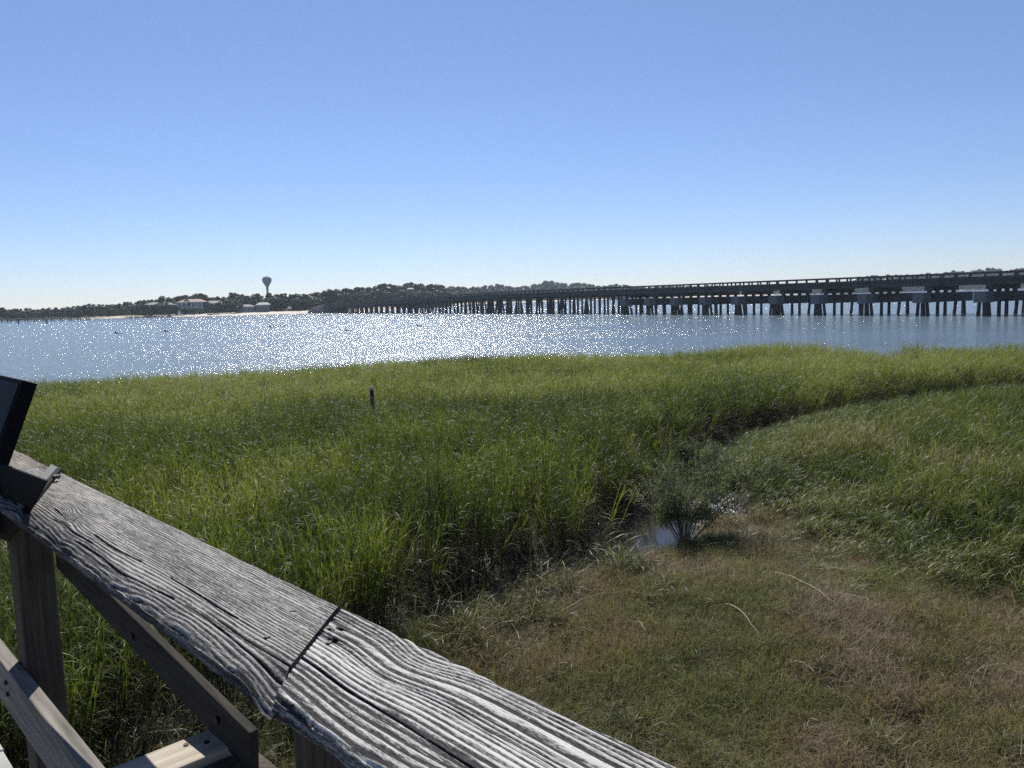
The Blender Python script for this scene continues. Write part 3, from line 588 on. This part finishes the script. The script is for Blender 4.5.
# ------------------------------------------------------------------ bridge
BA = np.array([83.1, 129.6, 0]); BD = np.array([-.5231, .8523, 0]); BN = np.array([.8523, .5231, 0]); BAX = [BD, BN, np.array([0, 0, 1.0])]
def BP(s, n, z): return BA+BD*s+BN*n+np.array([0, 0, z])
bo = BP(0, 0, 0); bridge = empty('bridge', bo); tag(bridge, 'long low concrete and timber road bridge on rows of piles across the water', 'bridge')
M_con = simple('dark_bridge_concrete', (.045, .048, .050), .85, .3, .8, .4, dist=.03); M_blk2 = simple('daylit_block_concrete', (.115, .13, .145), .85, .2, 1.2, .3, dist=.03); M_cap2 = simple('shaded_cap_concrete', (.04, .044, .050), .85, .2, 1.2, .3, dist=.03)  # blocks coloured paler as daylit, pile caps darker for shade under the deck
M_pile = simple('timber_piles', (.026, .024, .024), .85, .35, 2, .4, (1, 1, .3), dist=.02); M_brail = simple('bridge_rail', (.06, .06, .06), .8, .25, 2)
def bbox(name, s, n, z, mat): 
    b = MB(); b.box(BP((s[0]+s[1])/2, (n[0]+n[1])/2, (z[0]+z[1])/2), ((s[1]-s[0])/2, (n[1]-n[0])/2, (z[1]-z[0])/2), BAX); return b.build(name, mat, bridge, bo)
S0, S1 = -60, 338
def dz(s): return -2.3*float(sst(150, 335, s))
KN = [S0, 150]+list(np.arange(168, 338, 17.0))+[S1]
def sweep(b, n0, n1, z0, z1):
    for a_, c_ in zip(KN[:-1], KN[1:]):
        b.prism([BP(a_, n, z+dz(a_)) for n, z in ((n0, z0), (n1, z0), (n1, z1), (n0, z1))], [BP(c_, n, z+dz(c_)) for n, z in ((n0, z0), (n1, z0), (n1, z1), (n0, z1))])
    return b
sweep(MB(), -.2, 9.6, 6.15, 6.45).build('deck', M_con, bridge, bo)
b = MB()
for nn_ in (.3, 2.5, 4.7, 6.9, 9.0): sweep(b, nn_-.22, nn_+.22, 5.25, 6.146)
b.build('girders', M_con, bridge, bo)
sweep(MB(), -.25, .1, 6.453, 6.62).build('kerb', M_con, bridge, bo); sweep(MB(), 9.3, 9.65, 6.453, 6.62).build('kerb', M_con, bridge, bo)
for n0 in (-.15, 9.45):
    b = sweep(MB(), n0-.07, n0+.17, 7.16, 7.38)
    ss = np.arange(S0, S1, 2.55); rl = b
    ob_ = b.build('railing', M_brail, bridge, bo); far = MB()
    for i, s in enumerate(ss):
        if i < 100: q = MB(); q.box(BP(s, n0+.05, 6.9+dz(s)), (.16, .10, .28), BAX); q.build('rail_post', M_brail, ob_, bo)
        else: far.box(BP(s, n0+.05, 6.9+dz(s)), (.16, .10, .28), BAX)
    if far.v: o = far.build('rail_posts', M_brail, ob_, bo); o['kind'] = 'stuff'
pile_list = []
bents = [-33.5, -23.6, -13.8, -4.0, 5.8, 16.5, 27.6, 38.1, 48.6, 59.1, 69.2, 78.9, 88.4, 98.0]
for k, s in enumerate(bents):
    bbox('pile_cap', (s-.85, s+.85), (-.2, 13.6), (2.35, 4.05), M_cap2)
    bbox('end_block', (s-1.0, s+1.0), (-2.6, -.2), (2.28, 4.12), M_blk2)
    bbox('pier_cap', (s-.5, s+.5), (.2, 9.4), (4.42, 5.24), M_con)
    for n0 in (.9, 3.4, 6.0, 8.6): bbox('pedestal', (s-.28, s+.28), (n0-.28, n0+.28), (4.05, 4.42), M_con)
    for n0, ba, ds in ((-2.0, -.5, -.5), (-1.6, .3, .5), (-.9, .5, 0), (.2, .7, 0), (3.6, 0, 0), (6.0, 0, 0), (9.4, -.6, 0), (11.4, -.2, -.4), (12.6, .5, .4)):
        pile_list.append((s+ds, n0, ba, 2.4, ds*.8))
for k, s in enumerate(np.arange(104.6, 334, 6.25)):
    bbox('pier_cap', (s-.3, s+.3), (-.3, 9.8), (4.75+dz(s), 5.24+dz(s)), M_con)
    for n0, ba in ((.1, -1.0), (1.6, 0), (4.7, 0), (7.8, 0), (9.4, 1.0)): pile_list.append((s, n0, ba if k % 2 == 0 else ba*.3, 4.8+dz(s), 0))
    if 155 < s < 190: b = MB(); [b.box(BP(s+3.1, .0, z_), (3.2, .08, .16), BAX) for z_ in (1.3, 3.0)]; b.build('cross_brace', M_pile, bridge, bo)
pile_list.sort(key=lambda t: np.hypot(*BP(t[0], t[1], 0)[:2])); vis = [t for t in pile_list if BP(t[0], t[1], 0)[0] < .72*BP(t[0], t[1], 0)[1]]; hid = [t for t in pile_list if t not in vis]
far = MB()
def pil(b, t):
    s, n0, ba, zt, ds = t; b.tube([BP(s+ds, n0+ba, -1.3), BP(s, n0, zt)], [.33, .29], 8)
for i, t in enumerate(vis+hid):
    if i < 100: b = MB(); pil(b, t); b.build('pile', M_pile, bridge, bo, True)
    else: pil(far, t)
o = far.build('piles', M_pile, bridge, bo, True); o['kind'] = 'stuff'
b = MB(); b.box(BP(342, 4.7, 2.2), (5, 5.2, 2.4), BAX); b.build('abutment', M_con, bridge, bo)

# ------------------------------------------------------------------ far shore: trees
M_crown = leafmat('far_crowns', [(.022, .034, .016), (.032, .048, .020), (.042, .060, .024), (.058, .070, .030)], nscale=.05, inst=False, transl=.25, rough=.6)
M_bark = simple('far_bark', (.07, .06, .05), .9)
def crown_mesh(kind, r):
    """unit tree, height 1: crown of leaf clumps with gaps; returns crown mesh and trunk mesh"""
    cl = []; nl = {'oak': 24, 'pine': 12, 'scrub': 14}[kind]
    for i in range(nl):
        a = r.uniform(0, 6.28)
        if kind == 'oak': z = r.uniform(.12, .9); q = .44*math.sqrt(max(.05, 1-((z-.45)/.50)**2))*math.sqrt(r.uniform(.2, 1)); s = r.uniform(.10, .17)
        elif kind == 'pine': z = r.uniform(.5, .93); q = .24*math.sqrt(max(.05, 1-((z-.68)/.3)**2))*math.sqrt(r.uniform(.1, 1)); s = r.uniform(.08, .13)
        else: z = r.uniform(.12, .85); q = .5*math.sqrt(max(.03, 1-((z-.35)/.55)**2))*math.sqrt(r.uniform(.1, 1)); s = r.uniform(.12, .2)
        cl.append((q*math.cos(a), q*math.sin(a), z, s))
    Vs = []; Ts = []
    for (x, y, z, s) in cl:
        n = 110; d = r.normal(size=(n, 3)); d /= np.linalg.norm(d, axis=1)[:, None]; c = np.array([x, y, z])+d*s*(r.uniform(.35, 1.05, n)[:, None])*[1, 1, .75]
        u = np.cross(d, r.normal(size=(n, 3))); u /= np.linalg.norm(u, axis=1)[:, None]; v = np.cross(d, u)+.4*d; h = r.uniform(.020, .044, n)[:, None]
        Vs.append(np.stack([c-u*h-v*h*.6, c+u*h-v*h*.5, c+u*h*.8+v*h*.7, c-u*h*.7+v*h*.6], 1).reshape(-1, 3)); Ts.append(np.full(n*4, r.uniform()))
    V = np.vstack(Vs); F = np.arange(len(V)).reshape(-1, 4); b = MB()
    b.tube([(0, 0, -.03), (.01, 0, .3), (0, .01, .62)], [.028, .02, .012], 6)
    for (x, y, z, s) in cl[:6]: b.tube([(0, 0, z*.55), (x*.6, y*.6, z*.85), (x, y, z)], [.012, .008, .004], 4)
    cm = npmesh('crown_'+kind, V, F, M_crown, attrs={'tint': ('FLOAT', np.concatenate(Ts).astype(np.float32))})
    tm = bpy.data.meshes.new('trunk_'+kind); tm.from_pydata(b.v, [], b.f); tm.materials.append(M_bark); return cm, tm, V, F
r = np.random.default_rng(3); KIND = {k: [crown_mesh(k, r) for _ in range(4)] for k in ('oak', 'pine', 'scrub')}
def tree(x, y, H, kind, label, group):
    cm, tm, _, _ = KIND[kind][int(r.integers(4))]; z = float(ground_h(np.array([[x, y]]))[0])
    e = empty({'oak': 'oak_tree', 'pine': 'pine_tree', 'scrub': 'scrub_tree'}[kind], (x, y, z), r.uniform(0, 6.28)); e.scale = (H*r.uniform(.9, 1.25), H*r.uniform(.9, 1.25), H); tag(e, label, 'tree', group)
    link('crown', cm, e); link('trunk', tm, e); return e
def px_x(px, Yd): return ray(px, 300)[0]/ray(px, 300)[1]*Yd
def toph(px, py, Yd):
    d = ray(px, py); return 5+Yd*d[2]/d[1]
# skyline of the wood, read off the photograph as heights at real distances
sky1 = np.array([(-260, 306), (0, 307), (30, 308), (60, 307), (90, 303.5), (115, 304), (135, 299.5), (160, 297), (180, 294.5), (198, 292.5), (215, 297), (235, 292), (255, 294), (280, 292), (300, 293.5), (320, 291.5), (332, 289)], float)
sky2 = np.array([(318, 292), (332, 289), (345, 288), (375, 286), (382, 283.5), (398, 284), (412, 282), (430, 282.5), (445, 286)], float)
sky3 = np.array([(440, 286), (470, 287), (490, 284.5), (501, 282.5), (515, 287), (530, 285), (552, 279), (565, 283), (578, 281), (600, 285.5), (618, 283.5), (640, 286), (680, 285), (720, 285), (800, 282), (900, 276)], float)
sky4 = np.array([(860, 275), (920, 273.5), (965, 270), (985, 267.5), (1005, 269.5), (1024, 267.5), (1200, 262)], float)
def row(prof, y0, dy, step, kinds, fmin, fmax, label, group, x0=None, x1=None):
    n = 0; px = prof[0, 0] if x0 is None else x0; end = prof[-1, 0] if x1 is None else x1
    while px < end:
        Yd = y0(px)+r.uniform(0, dy); X_ = px_x(px, Yd); tz = toph(px, np.interp(px, prof[:, 0], prof[:, 1]), Yd); z = float(ground_h(np.array([[X_, Yd]]))[0])
        H = max((tz-z)*r.uniform(fmin, fmax), 2.5); tree(X_, Yd, H, kinds[int(r.integers(len(kinds)))], label, group); n += 1; px += step*r.uniform(.75, 1.25)
    return n
ysh = lambda px: 462+max(0, (60-px)*.12)
a = row(sky1, ysh, 14, 7, ['oak', 'scrub', 'oak', 'pine'], .93, 1.04, 'dark round topped tree in the shoreline wood left of the bridge', 'trees along the left far shore')
a += row(sky1, lambda p: 449+max(0, (60-p)*.12), 6, 8, ['scrub', 'scrub', 'oak'], .5, .78, 'lower shaggy tree in front of the shoreline wood left of the bridge', 'low trees along the left far shore', x1=325)
a += row(sky2, lambda p: 500+(p-320)*.8, 20, 5.5, ['oak', 'oak', 'pine'], .95, 1.04, 'tall dark tree rising behind the far end of the bridge', 'tall trees behind the bridge end')
a += row(sky2, lambda p: 470+(p-320)*.9, 15, 7.5, ['oak', 'scrub'], .6, .8, 'shorter tree in front of the tall wood behind the bridge end', 'shorter trees behind the bridge end')
a += row(sky3, lambda p: float(np.interp(p, [440, 500, 560, 720, 900], [800, 975, 1060, 1190, 1100])), 25, 4.6, ['oak', 'oak', 'pine'], .93, 1.04, 'distant tree of the low skyline seen above the middle of the bridge', 'distant trees above the bridge deck', x1=740)
a += row(sky4, lambda p: 1125, 30, 6, ['oak', 'pine', 'oak'], .93, 1.04, 'distant tree showing over the bridge rail at far right', 'trees over the bridge rail at right', x1=1060)
scr = np.array([(130, 304.5), (175, 303.5), (176, 307.5), (206, 307), (212, 303), (240, 301)], float)
a += row(scr, lambda p: 438, 5, 5, ['scrub', 'oak', 'scrub'], .9, 1.05, 'low tree on the beach front screening the grey houses', 'trees in front of the beach houses')
print('trees', a)
# the closed wood behind the first rows
CR = [(v[2], v[3], np.zeros(len(v[2]))) for k in ('oak', 'scrub') for v in KIND[k]]
M_wood = leafmat('wood_mass', [(.026, .038, .020), (.034, .050, .023), (.044, .060, .026), (.058, .068, .034)], nscale=.03, transl=.25, rough=.6)
PT = []; SC = []
for prof, yf, dep, st, f in ((sky1, lambda p: 452+max(0, (60-p)*.12), 55, 2.6, .80), (sky2, lambda p: 472+(p-320)*.9, 70, 2.2, .78), (sky3, lambda p: float(np.interp(p, [440, 500, 560, 720, 900], [785, 960, 1035, 1165, 1080])), 60, 2.0, .8), (sky4, lambda p: 1110, 60, 4, .8)):
    px = prof[0, 0]
    while px < prof[-1, 0]:
        for _ in range(2):
            Yd = yf(px)+r.uniform(0, dep); X_ = px_x(px, Yd); tz = toph(px, np.interp(px, prof[:, 0], prof[:, 1]), Yd); z = float(ground_h(np.array([[X_, Yd]]))[0]); H = max((tz-z)*f*r.uniform(.75, 1.05), 2)
            if Yd < 466 and 172 < px < 212: continue
            PT.append((X_, Yd, z-.05*H)); SC.append((H*1.15, H*1.15, H))
        px += st
n = len(PT); scatter('wood', CR, np.array(PT), r.integers(0, 8, n), np.column_stack([0*r.uniform(size=n), 0*r.uniform(size=n), r.uniform(0, 6.28, n)]), np.array(SC), r.uniform(0, 1, n), M_wood,
        'closed mass of dark trees filling the far shore behind the separate front trees', 'woodland')

# ------------------------------------------------------------------ houses, tower, pier, beach things
M_wallp = simple('pale_siding', (.30, .34, .38), .7, .12, 2); M_wallg = simple('grey_siding', (.17, .18, .19), .8, .15, 2); M_win = simple('window_glass', (.03, .04, .05), .15, .2, 3)
M_roofr = simple('salmon_metal_roof', (.50, .36, .31), .9, .12, 1, spec=.1); M_roofw = simple('white_metal_roof', (.5, .49, .46), .9, .1, 1, spec=.1); M_roofg = simple('grey_shingle_roof', (.20, .19, .18), .8, .2, 2)
M_whi = simple('white_paint', (.78, .78, .76), .5, .08, 3)
def house(name, px, Yd, wpx, z0, hw, hr, wallm, roofm, label, nwin=4, floors=2, dep=9, porch=False, cat='house', hip=.25):
    X_ = px_x(px, Yd); Wd = wpx/800*Yd; z = float(ground_h(np.array([[X_, Yd]]))[0]) if z0 is None else z0
    e = empty(name, (X_, Yd, z), 0.12); tag(e, label, cat, None)
    b = MB(); b.bx((-Wd/2, -dep/2, -.4), (Wd/2, dep/2, hw)); wl = b.build('wall', wallm, e)
    ov = .5; b = MB(); x0, x1, y0, y1 = -Wd/2-ov, Wd/2+ov, -dep/2-ov, dep/2+ov; hx = Wd*hip
    V = [(x0, y0, hw), (x1, y0, hw), (x1, y1, hw), (x0, y1, hw), (x0+hx, 0, hw+hr), (x1-hx, 0, hw+hr)]
    b.add(V, [(0, 1, 5, 4), (1, 2, 5), (2, 3, 4, 5), (3, 0, 4), (3, 2, 1, 0)]); b.build('roof', roofm, e)
    for f in range(floors):
        zc = hw*(f+.52)/floors
        for i in range(nwin):
            xc = -Wd/2+Wd*(i+.5)/nwin; q = MB(); q.bx((xc-Wd/nwin*.27, -dep/2-.06, zc-.75), (xc+Wd/nwin*.27, -dep/2+.05, zc+.75)); q.build('window', M_win, e)
    if porch:
        q = MB(); q.bx((-Wd/2, -dep/2-2.4, hw*.48), (Wd/2, -dep/2, hw*.53)); q.build('porch', M_whi, e)
        for i in range(6):
            xc = -Wd/2+.2+(Wd-.4)*i/5; q = MB(); q.bx((xc-.12, -dep/2-2.4, 0), (xc+.12, -dep/2-2.15, hw)); q.build('column', M_whi, e)
    return e
house('beach_house', 192, 452, 24, None, 6.4, 1.7, M_wallp, M_roofr, 'pale two storey house with salmon pink roof above the beach', 6, 2, 9, True)
house('beach_house', 160, 458, 30, None, 5.2, 1.6, M_wallg, M_roofg, 'long low grey house half hidden in trees left of the pink roofed house', 6, 1, 9, False)
house('beach_house', 215, 458, 18, None, 5.0, 1.5, M_wallg, M_roofg, 'small dull grey house wing close right of the pink roofed house', 4, 1)
house('cottage', 65, 470, 4.5, 5.1, 1.2, .9, M_wallg, M_roofw, 'tiny white roof among the trees at far left', 2, 1, 5)
house('cottage', 92, 468, 6, 6.0, 1.0, .8, M_wallg, M_roofw, 'small house with white roof in trees, between the far left roof and grey house', 2, 1, 5)
house('pavilion', 246, 446, 16, None, 3.2, 1.0, M_wallp, M_roofg, 'low pale beach building with dark openings left of the water tower', 5, 1, 7)
house('pavilion', 263, 444, 11, None, 3.9, 1.3, M_wallg, M_roofw, 'open sided pavilion with cream roof below the water tower', 4, 1, 7)
house('cottage', 411, 560, 6, 12.2, 1.0, 1.0, M_wallg, M_roofw, 'cream roof peeping out of the tall trees above the bridge end', 2, 1, 5)
house('cottage', 438, 620, 7, 10.8, 1.3, .8, M_wallp, M_roofw, 'small white building just above the bridge deck right of the cream roof', 2, 1, 5)
# water tower
Yt = 700; tx = px_x(268, Yt); tz = 3.0; e = empty('water_tower', (tx, Yt, tz)); tag(e, 'blue grey bulb shaped water tower on a slim stem rising over the trees', 'water tower')
def lathe(prof, n=32):
    b = MB(); V = []; F = []
    for (q, z) in prof: V += [(q*math.cos(t), q*math.sin(t), z) for t in np.arange(n)*2*math.pi/n]
    for i in range(len(prof)-1): F += [(i*n+k, i*n+(k+1) % n, (i+1)*n+(k+1) % n, (i+1)*n+k) for k in range(n)]
    b.add(V, F); return b
M_tank = simple('tank_paint', (.30, .36, .42), .8, .08, .3, spec=.2)
lathe([(1.1, 17.2), (1.5, 18.2), (2.3, 19.8), (3.45, 21.4), (4.05, 23.2), (3.9, 24.6), (3.2, 25.8), (1.8, 26.5), (.3, 26.75), (0, 26.76)]).build('tank', M_tank, e, smooth=True)
lathe([(1.7, 0), (1.1, 2.5), (.95, 8), (.95, 15), (1.1, 17.2)]).build('stem', M_tank, e, smooth=True)
b = MB(); b.tube([(0, 0, 26.7), (0, 0, 27.4)], .15, 6); b.build('vent', M_tank, e)
# pier at far left
pa = at(-60, 324.0, 0); pz = at(88, 320.2, 0); e = empty('pier', pa); tag(e, 'low wooden pier on dark piles in front of the far left shore', 'pier')
u = (pz-pa); Lp = np.linalg.norm(u); u /= Lp; v = np.array([-u[1], u[0], 0]); b = MB(); b.box((pa+pz)/2+[0, 0, 1.55], (Lp/2, 1.0, .10), [u, v, np.array([0, 0, 1.0])]); b.build('deck', simple('pier_planks', (.22, .21, .18), .8, .2, 1), e, pa)
b = MB(); b.box((pa+pz)/2+[0, 0, 2.4], (Lp/2, .04, .05), [u, v, np.array([0, 0, 1.0])]); b.build('handrail', M_pile, e, pa)
for i, t in enumerate(np.linspace(0, Lp, 18)):
    for sd_ in (-.9, .9):
        b = MB(); q = pa+u*t+v*sd_; b.tube([q-[0, 0, 1.2], q+[0, 0, 1.6+(.9 if i % 2 == 0 else 0)]], .19, 6); b.build('pile', M_pile, e, pa)
for k, (px, py) in enumerate([(7.5, 322.6), (47, 324.3), (18.5, 324.0)]):
    q = at(px, py, 0); b = MB(); b.tube([(0, 0, -1), (.05, 0, 1.0), (0, 0, 1.7)], [.24, .22, .2], 8); o = b.build('mooring_pile', M_pile); o.location = q; tag(o, ['lone mooring pile standing in water before the pier, leftmost of three', 'lone mooring pile before the pier, rightmost of three', 'lone mooring pile before the pier, middle one of three'][k], 'mooring pile', 'mooring piles before the pier')
# white cone-like beach tent, small sign, rock mound, palms
q = np.array([px_x(178.5, 436), 436, 0]); q[2] = float(ground_h(q[None, :2])[0]); e = empty('beach_umbrella', q); tag(e, 'folded white beach umbrella on the sand before the pink roofed house', 'umbrella')
lathe([(1.0, .5), (.75, 1.3), (.25, 2.3), (0, 2.6)], 10).build('canopy', M_whi, e); b = MB(); b.tube([(0, 0, -.2), (0, 0, 2.7)], .05, 6); b.build('pole', M_whi, e)
q = np.array([px_x(289, 442), 442, 0]); q[2] = float(ground_h(q[None, :2])[0]); e = empty('sign_board', q); tag(e, 'small white board on posts between the pavilion and the bridge', 'sign'); b = MB(); b.bx((-.9, -.05, 1.5), (.9, .05, 2.5)); b.build('board', M_whi, e)
for x in (-.7, .7): b = MB(); b.bx((x-.06, .06, -.3), (x+.06, .16, 2.4)); b.build('post', M_pile, e)
b = MB(); r2 = np.random.default_rng(8)
cR = np.array([px_x(322, 430), 430])
for i in range(420):
    a = r2.uniform(0, 6.28); t = math.sqrt(r2.uniform()); x = cR[0]+7.5*t*math.cos(a); y = cR[1]+4*t*math.sin(a); z = 3.3*(1-t**1.6)*1.0+.2; s_ = r2.uniform(.35, .8); b.box((x, y, z), (s_, s_*.8, s_*.6), np.linalg.qr(r2.normal(size=(3, 3)))[0], .12)
o = b.build('rocks', simple('riprap_rock', (.30, .26, .24), .9, .3, .8)); tag(o, 'mound of broken brown riprap rock at the bridge end', 'rocks', kind='stuff')
M_frond = leafmat('palm_fronds', [(.04, .06, .03), (.05, .07, .03), (.07, .09, .04), (.1, .1, .05)], inst=False, transl=.3)
for k, (px, Yd, H, lab) in enumerate([(314, 444, 7.2, 'short palm beside the rock mound, left of the pair'), (319, 447, 6.3, 'short palm behind the rock mound, right of the pair')]):
    q = np.array([px_x(px, Yd), Yd, 0]); q[2] = float(ground_h(q[None, :2])[0]); e = empty('palm_tree', q); tag(e, lab, 'palm tree', 'palms by the rock mound')
    b = MB(); b.tube([(0, 0, -.3), (.15, 0, H*.5), (.1, 0, H-1.0)], [.24, .18, .16], 8); b.build('trunk', M_bark, e)
    n = 46; V, F, _ = blades(n, .1, 1.6, 2.3, .35, 1.9, 5, r2, 1.2, org=np.tile([.1, 0, H-1.0], (n, 1))); link('crown', npmesh('fronds', V, F, M_frond, attrs={'tint': ('FLOAT', np.full(len(V), .5, np.float32))}), e)
# dark snags showing in the bay
M_snag = simple('wet_driftwood', (.02, .018, .016), .5, .3, 5)
for px, py, d_, lab in [(116, 333.5, 1, 'dark driftwood snag afloat, leftmost in the bay before the pale grey house'), (165.5, 331.5, 1, 'small dark snag afloat before the pink roofed house'), (270.5, 327, 1, 'dark lump of driftwood afloat below the water tower, left of a smaller one'),
                       (281, 326, 1, 'smallest dark snag afloat, just right of the one below the water tower'), (346.5, 331, 1, 'largest dark snag with a low trailing branch in the sun glitter'), (417.5, 326.5, 1, 'dark snag with a trailing branch before the long bridge, rightmost in the bay')]:
    q = at(px, py, 0); k = .75*np.linalg.norm(q[:2])/800; s_ = .6 if px == 281 else 1.0
    b = MB(); b.tube([(-.3*k*8, 0, .0), (0, 0, .06), (4*k, 0, .10*k*5), (8*k, 0, .02)], [.05, .2*k*5*s_*.5, .12*k*4, .03], 6)
    b.tube([(-.9*k, 0, -.2), (-.4*k, 0, 1.2*k*s_), (-.1*k, 0, 2.6*k*s_)], [.7*k, .9*k*s_, .3*k], 7)
    o = b.build('driftwood', M_snag, smooth=True); o.location = q; o.rotation_euler[2] = .1; tag(o, lab, 'driftwood', 'dark snags afloat in the bay')

# ------------------------------------------------------------------ air
m, nt, N = newmat('haze'); vp = N('ShaderNodeVolumePrincipled', i_Density=.00014); vp.inputs['Color'].default_value = (.74, .88, 1, 1); vp.inputs['Anisotropy'].default_value = .3
oo = N('ShaderNodeOutputMaterial'); nt.links.new(vp.outputs[0], oo.inputs['Volume'])
USE_HAZE = True
if USE_HAZE:
    b = MB(); b.bx((-2600, -80, -3), (2600, 2000, 60)); o = b.build('haze', m); tag(o, 'thin pale sea haze over the bay', 'haze', kind='stuff')
